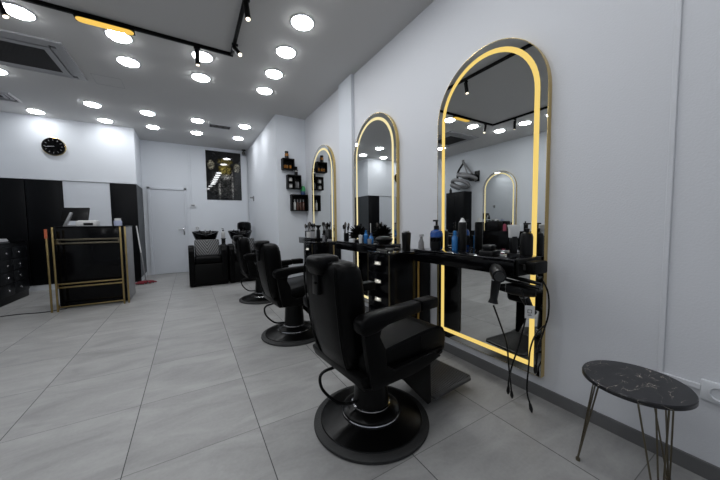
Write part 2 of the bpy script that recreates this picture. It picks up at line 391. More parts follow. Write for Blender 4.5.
# ac cassette
ac = thing('air_conditioner', 'square ceiling cassette air conditioner with dark central grille at far left', 'air conditioner', (-1.53, 4.69, CZ))
def sq(r): return [(-r, -r), (r, -r), (r, r), (-r, r)]
def rect_ring(mb, r0, r1, z0, z1):
    b = bmesh.new(); q = [[b.verts.new((x, y, z)) for x, y in sq(r)] for r, z in ((r0, 0), (r0, z0), (r1, z1), (r1, 0))]
    for A, B in zip(q, q[1:]):
        for i in range(4): b.faces.new((A[i], A[(i+1) % 4], B[(i+1) % 4], B[i]))
    bmesh.ops.recalc_face_normals(b, faces=b.faces)
    mb._add(b); return mb
mb = rect_ring(MB(), .45, .385, -.018, -.03); mb.build('cover', 'ac', ac, 20)
mb = MB()
for s_ in (-1, 1):
    mb.box(-.33, .33, s_*.36-.022, s_*.36+.022, -.026, -.001).box(s_*.36-.022, s_*.36+.022, -.33, .33, -.026, -.001)
mb.build('louvre', 'ac', ac)
MB().box(-.39, .39, -.39, .39, -.006, -.0005).build('back_plate', 'black_matt', ac)
rect_ring(MB(), .325, .27, -.032, -.034).build('grille_frame', 'ac', ac, 20)
mb = MB()
for i in range(20): mb.box(-.27, .27, -.265+i*.0279, -.265+i*.0279+.012, -.033, -.02)
mb.build('grille', 'grill', ac)
vs = thing('ceiling_vent', 'small square ceiling diffuser of nested fins above the clock wall', 'vent', (-2.33, 6.33, CZ))
for k, r in enumerate((.19, .14, .09)):
    rect_ring(MB(), r, r-.022, -.006, -.020).build('fin_ring', 'ac_light', vs, 20)
MB().box(-.18, .18, -.18, .18, -.003, -.0005).build('dark_core', 'black_matt', vs)
vl = thing('slot_vent', 'small rectangular slotted ceiling vent between the far downlights', 'vent', (.585, 6.28, CZ))
MB().box(-.20, .20, -.12, .12, -.006, -.0005).build('plate', 'ac_light', vl)
mb = MB()
for i in range(6): mb.box(-.175, .175, -.084+i*.030, -.074+i*.030, -.010, -.0055)
for i in range(4): mb.box(-.178+i*.112, -.160+i*.112, -.084, .076, -.0085, -.0055)
mb.build('slot', 'grill', vl)
sm = MB(); sm.box(-1.0, -.70, 4.90, 4.903, CZ-.002, CZ).box(-1.0, -.70, 5.2, 5.203, CZ-.002, CZ).box(-1.0, -.997, 4.9, 5.2, CZ-.002, CZ).box(-.703, -.70, 4.9, 5.2, CZ-.002, CZ)
struct('trim_5', sm, 'ac')

# ------------------------------------------------------------------ lit arch mirrors
def arch(yc, hw, z0, z1, n=28):
    out = [(yc-hw, z0), (yc+hw, z0)]
    for i in range(n+1):
        a = pi*i/n; out.append((yc+hw*cos(a), z1-hw+hw*sin(a)))
    return out
def arch_mirror(yc, label, led, side=1):
    # side 1: on the right wall, facing -X
    X = XR if side == 1 else XL
    t = thing('arch_mirror', label, 'mirror', (X, yc, 0), 0 if side == 1 else pi, 'lit arch mirrors')
    z0, z1, hw = .145, 2.385, .44
    MB().band(arch(0, hw, z0, z1), arch(0, hw-.0025, z0+.0025, z1-.0025), -.040, -.001).build('frame', 'gold', t)
    o2 = arch(0, hw-.003, z0+.003, z1-.003); o3 = arch(0, hw-.048, z0+.048, z1-.048); o4 = arch(0, hw-.080, z0+.080, z1-.080)
    MB().prism(o2, -.0385, -.004, 'x').build('glass', 'mirror', t, smooth=0)
    MB().band(o3, o4, -.0395, -.0386).build('light_band', led, t, smooth=0)
    return t
arch_mirror(1.35, 'nearest tall arch mirror with yellow light band and gold edge, hair dryers hanging before it', 'led')
arch_mirror(2.80, 'middle arch mirror on the right wall, behind the second barber chair', 'led_pale')
arch_mirror(4.295, 'farthest arch mirror on the right wall, next to the small black box shelves', 'led_pale')
arch_mirror(4.31, 'arch mirror on the opposite left wall, seen only as a reflection in the nearest mirror', 'led_pale', -1)

# ------------------------------------------------------------------ wall shelves, cabinets
ZT, ZB, XS = .915, .817, 1.575
ZCT, XC = .877, 1.41             # cabinet top, cabinet front
XE = XR-.041
def wall_shelf(y0, y1, label):
    t = thing('wall_shelf', label, 'shelf', (0, (y0+y1)/2, 0), 0, 'thick black shelves under the mirrors')
    h2 = (y1-y0)/2
    MB().box(XS, XE, -h2, h2, ZT-.02, ZT, .002).build('top', 'lacquer_top', t)
    MB().box(XS+.003, XE, -h2+.003, h2-.003, ZB, ZT-.0205, .002).build('apron', 'lacquer', t)
wall_shelf(.93, 1.775, 'thick glossy black shelf across the nearest mirror, carrying blue bottles')
wall_shelf(2.29, 3.24, 'thick glossy black shelf across the middle mirror, carrying the duster and bowl')
wall_shelf(3.96, 4.66, 'thick glossy black shelf across the farthest mirror, carrying brush cups')
def cup(mb, p):
    n = 10; b = bmesh.new(); vs_ = []
    for i in range(n+1):
        a = pi*i/n
        vs_.append([b.verts.new((p[0]-.024*sin(pi/2*j/4)*sin(a)-.001, p[1]+.042*cos(a), p[2]+.024*sin(a)*cos(pi/2*j/4)-.004)) for j in range(5)])
    for i in range(n):
        for j in range(4): b.faces.new((vs_[i][j], vs_[i+1][j], vs_[i+1][j+1], vs_[i][j+1]))
    bmesh.ops.recalc_face_normals(b, faces=b.faces)
    mb._add(b); mb.box(p[0]-.003, p[0], p[1]-.046, p[1]+.046, p[2]-.006, p[2]+.022, .001)
    return mb
def cabinet(y0, y1, label, x1):
    t = thing('drawer_cabinet', label, 'cabinet', (0, (y0+y1)/2, 0), 0, 'black drawer cabinets between the mirrors')
    h2 = (y1-y0)/2
    MB().box(XC+.014, x1, -h2, h2, .0, ZCT-.017, .002).build('body', 'lacquer', t)
    MB().box(XC-.004, x1, -h2-.003, h2+.003, ZCT-.0165, ZCT, .003).build('top', 'lacquer_top', t)
    MB().box(XC, XC+.012, -h2-.0015, -h2+.0035, .03, ZCT-.018).box(XC, XC+.012, h2-.0035, h2+.0015, .03, ZCT-.018).build('edge_trim', 'brass_wire', t)['label'] = 'thin grey corner strip'
    for zc in (.771, .611, .451, .291, .131):
        d_ = MB().box(XC, XC+.0135, -h2+.005, h2-.005, zc-.076, zc+.076, .002).build('drawer', 'lacquer', t)
        cup(MB(), (XC, 0, zc)).build('handle', 'handle', d_)
    MB().box(1.728, 1.748, -h2-.004, -h2-.0003, .03, ZCT-.05).build('gold_strip', 'gold_dark', t)['label'] = 'vertical gold inlay strip'
    return t
cabinet(1.90, 2.215, 'black five drawer cabinet with cup handles between the nearest and middle mirror', XR-.014)
cabinet(3.64, 3.955, 'black drawer cabinet at the far end between the middle and farthest mirror', XR-.042)

# ------------------------------------------------------------------ barber chairs
def loft(mb, levels, n=40, e=3.2):
    """levels: (z, cx, half depth x, half width y); superellipse sections"""
    b = bmesh.new(); rings = []
    for z, cx, a, w_ in levels:
        ring = []
        for i in range(n):
            t = 2*pi*i/n; c_, s_ = cos(t), sin(t)
            ring.append(b.verts.new((cx+a*math.copysign(abs(c_)**(2/e), c_), w_*math.copysign(abs(s_)**(2/e), s_), z)))
        rings.append(ring)
    for A, B in zip(rings, rings[1:]):
        for i in range(n): b.faces.new((A[i], A[(i+1) % n], B[(i+1) % n], B[i]))
    b.faces.new(rings[0][::-1]); b.faces.new(rings[-1]); bmesh.ops.recalc_face_normals(b, faces=b.faces)
    return mb._add(b)
def barber_chair():
    t = thing('barber_chair', 'x', 'barber chair', (0, 0, 0), 0, 'barber chairs facing the mirrors')
    BC = (.024, .030, 0)
    MB().lathe([(0, 0), (.324, 0), (.329, .006), (.327, .016), (.312, .024), (.290, .027)], 72, c=BC).build('base_rim', 'rubber', t)
    MB().lathe([(.290, .027), (.286, .032), (.22, .044), (.170, .056), (.164, .064), (.162, .078), (.145, .092), (.118, .102), (.104, .108)], 72, c=BC).build('base_dome', 'black_metal', t)
    MB().lathe([(.1655, .060), (.1665, .064), (.1645, .068)], 64, c=BC).lathe([(.112, .103), (.111, .110), (.100, .114)], 40, c=BC).build('chrome_ring', 'chrome', t)
    MB().lathe([(.105, .106), (.100, .13), (.088, .30), (.090, .365), (0, .365)], 40, c=BC).build('column', 'black_metal', t)
    MB().tube(spline([(-.04, .09, .345), (-.14, .12, .325), (-.222, .145, .305), (-.246, .14, .265), (-.226, .125, .20), (-.16, .07, .14), (-.06, .03, .135)]), .0085, 10).build('pump_lever', 'black_metal', t)
    mb = MB(); mb.prism([(-.24, .42), (-.22, .372), (.06, .350), (.22, .366), (.33, .402), (.33, .44), (-.24, .44)], -.240, .240, 'y', .010)
    for s_ in (-1, 1): mb.tube(spline([(-.22, s_*.243, .392), (.06, s_*.243, .376), (.22, s_*.243, .395), (.31, s_*.243, .425)], 4), .004, 6)
    mb.box(-.12, .16, -.12, .12, .340, .372, .005); mb.build('seat_frame', 'leather_dark', t)
    mb = MB(); mb.prism([(-.20, .432), (-.20, .52), (.05, .545), (.25, .560), (.32, .552), (.358, .525), (.370, .48), (.366, .42), (.350, .392), (.315, .39)], -.230, .230, 'y', .020)
    seat = mb.build('seat', 'leather', t, 60)
    for s_ in (-1, 1):
        MB().tube(spline([(-.19, s_*.222, .515), (.05, s_*.222, .542), (.25, s_*.222, .556), (.32, s_*.222, .548), (.354, s_*.222, .518), (.362, s_*.222, .46)], 4), .004, 6).build('piping', 'leather_dark', seat)
        MB().box(.155, .160, s_*.2275, s_*.2325, .43, .535, .001).build('seam', 'leather_dark', seat)
    # backrest
    L_ = [(.425, -.180, .050, .140), (.44, -.183, .066, .158), (.52, -.197, .080, .172), (.64, -.215, .086, .186), (.76, -.228, .088, .194), (.86, -.238, .086, .195), (.912, -.243, .080, .190), (.936, -.246, .070, .178), (.948, -.248, .058, .160), (.953, -.249, .040, .13)]
    back = loft(MB(), L_).build('backrest', 'leather', t, 80)
    mb = MB()
    rim = [(x0-a*.80, sg*w_*.86, z) for sg in (-1, 1) for z, x0, a, w_ in (L_[1:8] if sg < 0 else L_[1:8][::-1])]
    for z, x0, a, w_ in ((0, 0, 0, 0),): pass
    mb.tube(spline([(x0-a*.93, -w_*.80, z) for z, x0, a, w_ in L_[1:8]], 3), .004, 6).tube(spline([(x0-a*.93, w_*.80, z) for z, x0, a, w_ in L_[1:8]], 3), .004, 6)
    mb.build('piping', 'leather_dark', back)
    hl = [(.890, -.315, .026, .058), (.900, -.312, .038, .068), (.928, -.302, .056, .078), (.956, -.294, .066, .080), (.971, -.290, .062, .074), (.978, -.288, .048, .058)]
    hr = loft(MB(), [(z, x+.0, a, w_) for z, x, a, w_ in hl], e=3.6).build('headrest', 'leather', t, 80)
    MB().box(-.338, -.312, -.026, .026, .79, .925, .004).tube([(-.336, -.018, .85), (-.350, -.018, .85)], .007).box(-.340, -.336, -.03, .03, .885, .893).build('headrest_bracket', 'plastic', hr)
    for s_ in (-1, 1):
        MB().prism([(-.205, .415), (-.235, .60), (-.245, .69), (-.13, .69), (-.15, .62), (-.12, .56), (-.11, .47), (-.06, .44), (.22, .45), (.28, .41), (.10, .378), (-.19, .38)], s_*.236, s_*.268, 'y', .006).build('arm_panel', 'leather_dark', t, 40)
        a_ = MB().prism([(-.270, .665), (-.275, .71), (-.24, .732), (.10, .742), (.10, .688), (-.12, .672), (-.18, .65), (-.25, .645)], s_*.220, s_*.290, 'y', .014).build('armrest', 'leather', t, 50)
        MB().box(.101, .225, s_*.220, s_*.290, .690, .745, .010).build('arm_tip', 'leather', a_)
    fr = MB()
    for s_ in (-1, 1): fr.prism([(.02, .37), (.28, .40), (.305, .39), (.312, .085), (.285, .082)], s_*.158, s_*.170, 'y', .002)
    fr.box(.08, .29, -.155, .155, .345, .36)
    fr = fr.build('footrest_bracket', 'leather_dark', t)
    mb = MB(); mb.prism([(0, -.178), (0, .178), (.36, .178), (.395, .15), (.395, -.15), (.36, -.178)], 0, .018, 'z', .004)
    for i in range(23): mb.box(.012+i*.0162, .020+i*.0162, -.160, .160, .018, .0225, .0008)
    pl = mb.build('foot_plate', 'foot_plate', fr); pl.location = (.333, -.005, .095); pl.rotation_euler = (0, R(1), 0)
    return t
M['foot_plate'] = mat('ribbed_foot_plate', (.025, .025, .026), .38, spec=.5)
ch = barber_chair(); ch.location = (.840, 1.305, 0); ch.rotation_euler = (0, 0, R(5.3))
ch['label'] = 'nearest black leather barber chair, in the front before the first mirror'
dup(ch, (.868, 2.80, 0), R(4), 'second black leather barber chair, standing before the middle mirror')
dup(ch, (.885, 4.42, 0), R(2), 'farthest black leather barber chair, in front of the hair washing units')

# ------------------------------------------------------------------ small round table
t = thing('side_table', 'small round black marble topped table on thin brass hairpin legs', 'table', (1.60, .41, 0))
MB().lathe([(0, .430), (.170, .430), (.177, .434), (.177, .448), (.174, .452), (0, .452)], 72).build('tabletop', 'marble', t)
for (a, b_) in ((1.533, .577), (1.742, .325), (1.470, .292)):
    v = Vector((a-1.60, b_-.41, 0)); u = v.normalized(); p = Vector((-u.y, u.x, 0)); f = Vector((v.x, v.y, .006)); top = u*.115
    MB().tube(spline([top+p*.05+Vector((0, 0, .431)), f+p*.006+Vector((0, 0, .012)), f, f-p*.006+Vector((0, 0, .012)), top-p*.05+Vector((0, 0, .431))], 5), .0033, 8).tube([top+u*.015+Vector((0, 0, .431)), f+Vector((0, 0, .01))], .003, 8).lathe([(0, -.006), (.009, -.006), (.009, .006), (0, .010)], 12, c=f).build('leg', 'brass_wire', t)

so = thing('wall_socket', 'white wall socket beside the marble table', 'socket', (XR, .218, .392))
MB().box(-.014, 0, -.055, .055, -.045, .045, .006).build('plate', 'plastic_white', so)
MB().lathe([(.030, 0), (.032, .005), (.027, .006), (.023, -.004), (0, -.004)], 28, mtx=Matrix.Translation((-.0155, 0, 0)) @ Matrix.Rotation(-pi/2, 4, 'Y')).build('outlet', 'plastic_white', so)

# ------------------------------------------------------------------ reception desk
dk = thing('reception_desk', 'glossy black reception desk with doubled gold tube frames on its front', 'desk', (-1.20, 5.36, 0))
X0, X1 = -.355, .365
MB().box(X0, X1, 0.0, .02, .06, 1.115, .002).build('front_panel', 'lacquer', dk)
MB().box(X0-.01, X1+.02, -.01, .60, 1.115, 1.135, .003).build('top', 'lacquer', dk)
MB().box(X1-.0, X1+.018, .0, .58, .02, 1.114, .002).build('side_panel', 'grey_item', dk)['label'] = 'grey end panel'
MB().box(X0, X0+.018, .021, .58, .02, 1.114, .002).build('side_panel', 'lacquer', dk)
MB().box(X0+.02, X1-.002, .06, .5, .02, .06).build('plinth', 'lacquer', dk)
gx = MB()
r_ = .010
def fr_(x, y, z0, z1): gx.box(x-r_, x+r_, y-r_, y+r_, z0, z1, .003)
fr_(-.405, -.10, 0, 1.10); fr_(-.345, -.11, 0, 1.125); fr_(X1-.028, -.075, 0, 1.125); fr_(X1+.022, -.05, 0, 1.125)
for z in (.315, .362): gx.box(-.345, X1-.028, -.075-.010, -.075+.010, z-.009, z+.009, .003)
gx.box(-.345, X1-.028, -.085, -.065, .045, .06, .003)
for x in (-.345,):
    for z in (.052, .338): gx.box(x-r_, x+r_, -.11, -.066, z-.03, z+.03, .003)
gx.build('gold_frame', 'gold_dark', dk)
gx = MB()
for z in (.905, .955): gx.box(-.345, X1-.028, -.085, -.065, z-.011, z+.011, .003)
gx.box(-.34, -.30, -.07, .0, .90, .96).box(X1-.06, X1-.03, -.07, .0, .90, .96)
gx.build('rail', 'brass_wire', dk)['label'] = 'glossy dark rail'
MB().box(-.418, -.392, -.120, -.1105, .98, 1.10).build('tape', 'orange', dk)['label'] = 'orange strip'
mo = thing('monitor', 'black flat monitor seen from behind on the reception desk', 'monitor', (-1.42, 5.68, 1.136), R(-12))
MB().box(-.155, .155, -.012, .012, .02, .22, .006, mtx=Matrix.Translation((0, -.03, .06)) @ Matrix.Rotation(R(-18), 4, 'X')).build('screen', 'plastic', mo)
MB().prism([(-.09, 0), (.09, 0), (.07, .02), (-.05, .02)], -.10, .08, 'y', .004).prism([(-.10, 0), (-.06, 0), (.015, .19), (-.01, .20)], -.11, -.075, 'y', .004).build('stand', 'silver', mo)
rp = thing('receipt_printer', 'white boxy receipt printer beside the monitor on the desk', 'printer', (-1.245, 5.47, 1.136))
MB().box(-.11, .11, -.07, .09, 0, .072, .008).box(-.10, .10, -.02, .08, .07, .082, .004).build('body', 'white_item', rp)
MB().box(-.03, .07, -.0735, -.0695, .012, .045, .001).build('slot', 'plastic', rp)
bt = thing('cleaner_bottle', 'white and pale blue bottle at the right end of the desk', 'bottle', (-.91, 5.45, 1.136))
MB().lathe([(0, 0), (.045, 0), (.048, .01), (.048, .06), (.045, .075), (0, .08)], 24).build('jar', mat('pale_lilac', (.42, .46, .62), .4), bt)
MB().lathe([(.036, .075), (.038, .08), (.038, .10), (.034, .108), (0, .108)], 24).build('lid', 'white_item', bt)
# cable on the floor
tag(MB().tube(spline([(-1.50, 5.4, .006), (-1.7, 5.32, .006), (-2.0, 5.38, .006), (-2.3, 5.30, .006)]), .005, 6).build('cable', 'plastic'), 'thin black cable lying on the floor left of the reception desk', 'cable')

# broom + dustpan mop
bm_ = thing('mop', 'mop with white handle and dark red head leaning near the black wardrobe end', 'mop', (-.80, 6.85, 0))
a0 = Vector((.02, .06, .03)); a1 = Vector((-.11, .28, 1.13))
mm = a0.lerp(a1, .52)
MB().tube([mm, a1], .011, 10).build('handle', 'white_item', bm_)
MB().tube([a0, mm], .010, 10).build('lower_handle', 'grey_item', bm_)
mb = MB(); rr_ = random.Random(3)
for i in range(26):
    a = rr_.uniform(0, 2*pi); l = rr_.uniform(.08, .19)
    mb.tube(spline([(.02, .05, .045), (.02+cos(a)*l*.5, .05+sin(a)*l*.35, .045), (.02+cos(a)*l, .05+sin(a)*l*.6, .014)], 3), .013, 6)
mb.build('head', 'red', bm_)

# ------------------------------------------------------------------ left counter of drawers
lc = thing('drawer_counter', 'black drawer counter with small round knobs along the left wall', 'cabinet', (0, 0, 0))
MB().box(XL+.002, -2.345, 5.98, 6.86, .0, .895, .002).build('body', 'black_panel', lc)
MB().box(XL+.002, -2.325, 5.97, 6.87, .897, .917, .003).build('top', 'lacquer_top', lc)
for (ya, yb, ky) in ((5.985, 6.40, 6.19), (6.405, 6.855, 6.545)):
    for zc in (.746, .565, .383, .197):
        d_ = MB().box(-2.344, -2.33, ya, yb-.003, zc-.085, zc+.085, .002).build('drawer', 'black_panel', lc)
        MB().tube([(-2.33, ky, zc), (-2.312, ky, zc)], .006, 8).lathe([(0, 0), (.010, 0), (.013, .006), (.010, .012), (0, .013)], 12, mtx=Matrix.Translation((-2.316, ky, zc)) @ Matrix.Rotation(pi/2, 4, 'Y')).build('knob', 'chrome', d_)
tw = MB()
for k in range(3): tw.box(-2.62, -2.40, 6.12, 6.52-.02*k, .9175+k*.014, .931+k*.014, .006)
tag(tw.build('folded_towel', 'towel'), 'white folded towel lying on the left drawer counter', 'towel')

# opposite station (seen in the mirror)
oc = thing('worktop', 'black worktop with closed front along the left wall, seen in the nearest mirror', 'counter', (0, 0, 0))
MB().box(XL+.042, -2.52, 3.0, 5.0, ZT-.02, ZT, .002).build('top', 'lacquer_top', oc)
MB().box(XL+.042, -2.524, 3.01, 4.99, .03, ZT-.021, .002).build('front', 'lacquer', oc)
tc_ = thing('tall_cabinet', 'tall black cabinet against the left wall, seen in the nearest mirror', 'cabinet', (0, 0, 0))
MB().box(XL+.002, -2.60, 5.12, 5.74, 0, 1.96, .003).build('body', 'black_panel', tc_)
for k in range(2): 
    d_ = MB().box(-2.598, -2.582, 5.124+.31*k, 5.426+.31*k, .02, 1.955, .002).build('door', 'black_panel', tc_)
    MB().tube([(-2.578, 5.40+.06*k, .95), (-2.578, 5.40+.06*k, 1.15)], .006, 8).build('handle', 'chrome', d_)
b1 = thing('spray_can', 'small dark bottle on top of the tall cabinet, seen in the mirror', 'bottle', (-2.68, 5.66, 1.961))
MB().lathe([(0, 0), (.035, 0), (.035, .09), (.015, .11), (.015, .14), (0, .14)], 16).build('body', 'plastic', b1)
for (x, y, hh, r, mm_, nm) in ((-2.72, 4.05, .20, .04, 'pink', 'pink bottle'), (-2.72, 4.55, .26, .035, 'plastic', 'black bottle'), (-2.70, 4.75, .15, .03, 'white_item', 'white bottle'), (-2.70, 3.55, .22, .035, 'plastic', 'dark tall bottle')):
    b1 = thing('product_bottle', nm+' on the worktop along the left wall, seen in the mirror', 'bottle', (x, y, ZT+.0005), 0, 'bottles on the left worktop')
    MB().lathe([(0, 0), (r, 0), (r, hh*.7), (r*.4, hh*.8), (r*.4, hh*.84), (0, hh*.84)], 16).build('body', mm_, b1)
    MB().lathe([(0, hh*.84), (r*.45, hh*.84), (r*.45, hh), (0, hh)], 12).build('cap', 'plastic', b1)
cb = MB().box(-2.80, -2.60, 4.15, 4.45, ZT+.0005, ZT+.22, .01).box(-2.79, -2.61, 4.16, 4.44, ZT+.22, ZT+.235, .01)
tag(cb.build('storage_box', 'plastic'), 'black lidded box on the left wall worktop, seen in the mirror', 'box')

# hood processor on the left wall
hp = thing('hood_dryer', 'black wall mounted hair processor with folded arm and ring hood on the left wall', 'hair dryer', (XL, 4.95, 2.35))
MB().box(0, .03, -.07, .07, -.14, .14, .006).tube([(.03, 0, 0), (.12, .04, .02)], .02).build('wall_plate', 'plastic', hp)
MB().tube([(.12, .04, .02), (.16, .34, .44)], .022, 12).tube([(.16, .34, .44), (.20, .16, .06)], .018, 12).tube([(.16, .34, .41), (.16, .34, .47)], .035, 14).build('arm', 'grey_item', hp)
mb = MB()
for k, (cy, cz, r, tl) in enumerate(((.10, -.03, .20, .35), (.36, -.17, .26, .7), (.22, .04, .18, -.3), (.5, -.24, .12, .5))):
    mb.tube([(.22+r*.6*cos(a)*cos(tl)+.02*k, cy+r*sin(a), cz+r*.55*cos(a)*sin(tl)+.05*sin(a)) for a in [2*pi*i/28 for i in range(29)]], .045, 12, cap=False)
mb.build('hood_ring', 'grey_item', hp)
MB().tube(spline([(.14, .34, .40), (.24, .44, .15), (.24, .46, -.05)]), .028, 10).tube([(.10, .04, -.04), (.22, .04, -.04)], .10, 24).build('housing', 'plastic', hp)
hp.scale = (1, 1, 1)

# ------------------------------------------------------------------ clock, poster, thermostat, camera
ck = thing('wall_clock', 'round black wall clock with pale hour marks on the white wall', 'clock', (-2.015, YC, 2.553))
RX = Matrix.Rotation(pi/2, 4, 'X')
MB().lathe([(0, 0), (.150, 0), (.152, .006), (.150, .035), (.144, .040), (.140, .036), (.138, .034)], 56, mtx=RX).build('rim', 'black_metal', ck)
MB().lathe([(0, .034), (.139, .034)], 56, mtx=RX).build('dial', 'lacquer', ck)
mb = MB()
for i in range(12):
    a = 2*pi*i/12; mb.box(-.004, .004, -.0372, -.0345, .098, .122, mtx=Matrix.Rotation(a, 4, 'Y'))
mb.build('hour_marks', 'grey_item', ck)
MB().box(-.004, .004, -.040, -.0375, -.01, .075, mtx=Matrix.Rotation(R(-95), 4, 'Y')).build('hour_hand', 'silver', ck)
MB().box(-.003, .003, -.043, -.0405, -.015, .105, mtx=Matrix.Rotation(R(-100), 4, 'Y')).build('minute_hand', 'silver', ck)
MB().lathe([(.1505, .001), (.158, .002), (.158, .012), (.1525, .014)], 56, mtx=RX).build('gold_edge', 'gold', ck)

po = thing('poster', 'dark glossy poster of grey and gold shapes on the far wall', 'poster', (.80, YF, 2.372))
MB().box(-.402, .402, -.012, -.001, -.606, .606).build('print', 'poster', po, 0)
th = thing('thermostat', 'small white thermostat with dark display beside the white door', 'thermostat', (.085, YF, 1.60))
MB().box(-.065, .065, -.025, -.001, -.045, .045, .005).build('body', 'plastic_white', th)
MB().box(-.035, .035, -.027, -.0255, -.012, .028).build('display', 'grey_item', th)
sc = thing('security_camera', 'small black camera in the far ceiling corner above the poster', 'camera', (1.27, 7.93, CZ))
MB().lathe([(0, 0), (.05, 0), (.05, -.02), (.02, -.03), (.02, -.05)], 20).build('mount', 'plastic', sc)
MB().tube([(0, .06, -.085), (-.02, -.09, -.10)], .042, 18).build('body', 'plastic', sc)
sk = thing('wall_socket', 'small white wall socket low beside the door above the wash unit', 'socket', (.16, YF, 1.06))
MB().box(-.045, .045, -.012, -.001, -.045, .045, .004).build('plate', 'plastic_white', sk)
MB().lathe([(.028, .012), (.03, .014), (.024, .013), (.02, .0122)], 20, mtx=RX).build('outlet', 'grey_item', sk)
wd = thing('wall_bracket', 'small grey fitting on the far end of the partition wall', 'fitting', (XP, 7.25, 1.76))
MB().box(-.02, -.001, -.03, .03, -.06, .06, .004).tube([(-.02, 0, .02), (-.09, 0, .02)], .02, 12).build('body', 'grey_item', wd)

# ------------------------------------------------------------------ box shelves on the partition face
YSF = YP
shv = []
def box_shelf(x0, x1, z0, z1, label):
    cx, cz = (x0+x1)/2, (z0+z1)/2
    t = thing('box_shelf', label, 'shelf', (cx, YSF, cz), 0, 'small black box shelves on the partition')
    w_, h2 = (x1-x0)/2, (z1-z0)/2; T = .016
    o_ = [(-w_, -h2), (w_, -h2), (w_, h2), (-w_, h2)]; i_ = [(-w_+T, -h2+T), (w_-T, -h2+T), (w_-T, h2-T), (-w_+T, h2-T)]
    MB().band(o_, i_, -.12, -.001, 'y').build('shell', 'black_matt', t, 0)
    MB().box(-w_+T, w_-T, -.008, -.001, -h2+T, h2-T).build('back', 'black_matt', t, 0)
    return t
fx = lambda x: x*5.0/5.12
fz = lambda z: 1.13+(z-1.13)*5.0/5.12
S1 = (1.438, 1.648, 2.10, 2.29); S2 = (1.52, 1.767, 1.765, 2.01); S3 = (1.585, 1.885, 1.370, 1.665)
box_shelf(*S1, 'top black box shelf on the partition, holding amber jars')
s2 = box_shelf(*S2, 'middle black box shelf on the partition, holding white tubs')
MB().box(.0, .012, -.115, -.009, -.104, .104).box(-.11, .0, -.115, -.009, -.006, .006).build('divider', 'black_matt', s2)
box_shelf(*S3, 'lowest black box shelf on the partition, holding small brown bottles')
def bottle(name, label, x, y, z, prof, m, cap, mc, group=None, cat='bottle', pump=False, lab=None):
    t = thing(name, label, cat, (x, y, z+.0006), 0, group)
    MB().lathe(prof, 20).build('body', m, t)
    if cap: MB().lathe(cap, 16).build('cap', mc, t)
    if lab: MB().lathe(lab[0], 24).build('label', lab[1], t)
    return t
YI = YP-.062
for k, x in enumerate((1.485, 1.53, 1.59)):
    bottle('jar', ['leftmost', 'middle', 'rightmost'][k]+' amber jar inside the top box shelf', x, YI, S1[2]+.016, [(0, 0), (.019, 0), (.021, .01), (.021, .055), (.015, .062), (0, .062)], 'amber', [(.016, .062), (.018, .064), (.018, .08), (0, .08)], 'plastic', 'amber jars in the top box shelf', 'jar')
bottle('cologne_bottle', 'amber bottle with black cap standing on top of the highest box shelf', 1.525, YI, S1[3], [(0, 0), (.032, 0), (.034, .008), (.034, .085), (.02, .095), (0, .095)], 'amber', [(.018, .095), (.032, .098), (.032, .13), (0, .13)], 'plastic', lab=([(.0345, .0), (.035, .004), (.035, .04), (.0345, .044)], 'plastic'))
for k, (x, z) in enumerate(((1.58, S2[2]+.016), (1.58, 1.8935), )):
    bottle('tub', ['lower', 'upper'][k]+' white tub in the middle box shelf', x, YI, z, [(0, 0), (.034, 0), (.036, .01), (.036, .05), (0, .05)], 'white_item', [(.034, .05), (.037, .052), (.037, .068), (0, .07)], 'grey_item', 'white tubs in the middle box shelf', 'tub')
for k, x in enumerate((1.68, 1.722)):
    bottle('dropper_bottle', ['left', 'right'][k]+' dark bottle in the right bay of the middle box shelf', x, YI, S2[2]+.016, [(0, 0), (.018, 0), (.018, .10), (.008, .12), (0, .12)], 'grey_item', [(.009, .12), (.010, .16), (0, .165)], 'plastic', 'dark bottles in the middle box shelf')
bottle('cologne_bottle', 'tall black bottle standing on top of the middle box shelf', 1.69, YI, S2[3], [(0, 0), (.030, 0), (.032, .008), (.032, .10), (.018, .11), (0, .11)], 'plastic', [(.015, .11), (.026, .112), (.026, .155), (0, .155)], 'plastic', lab=([(.0325, .06), (.033, .062), (.033, .08), (.0325, .082)], 'silver'))
for k, x in enumerate((1.65, 1.705, 1.76, 1.815)):
    bottle('oil_bottle', ['leftmost', 'second', 'third', 'rightmost'][k]+' small bottle in the lowest box shelf', x, YI, S3[2]+.016, [(0, 0), (.020, 0), (.021, .008), (.021, .13), (.009, .15), (0, .15)], 'white_item' if k == 0 else 'brown_liquid', [(.010, .15), (.011, .19), (0, .195)], 'silver' if k == 0 else 'grey_item', 'small bottles in the lowest box shelf')
bottle('spray_can', 'blue spray can with green domed cap on the lowest box shelf', 1.815, YI, S3[3], [(0, 0), (.040, 0), (.042, .008), (.042, .065), (.040, .07), (0, .07)], 'navy', [(.044, .062), (.047, .085), (.044, .12), (.028, .155), (0, .165)], 'green')

# ------------------------------------------------------------------ washing units
def wash_unit():
    t = thing('wash_unit', 'x', 'hair washing unit', (0, 0, 0), 0, 'black hair washing units at the far wall')
    MB().box(-.25, .25, -.03, .70, .03, .42, .02).build('body', 'black_matt', t)
    for s_ in (-1, 1):
        MB().prism([(-.04, .02), (-.04, .66), (.0, .73), (.10, .765), (.55, .72), (.62, .3), (.62, .02)], s_*.222, s_*.318, 'x', .014).build('arm', 'leather', t)
    MB().box(-.218, .218, -.035, .42, .43, .545, .03, 3).build('seat', 'leather', t, 50)
    MB().box(-.215, .215, -.04, .04, -.17, .17, .025, 3).build('backrest', 'stripe', t, 50)
    bpy.data.objects[-1] if False else None
    return t
wu = wash_unit()
br_ = [o for o in bpy.data.objects if o.parent == wu and o.name.startswith('backrest')][0]
br_.location = (0, .34, .685); br_.rotation_euler = (R(-24), 0, 0)
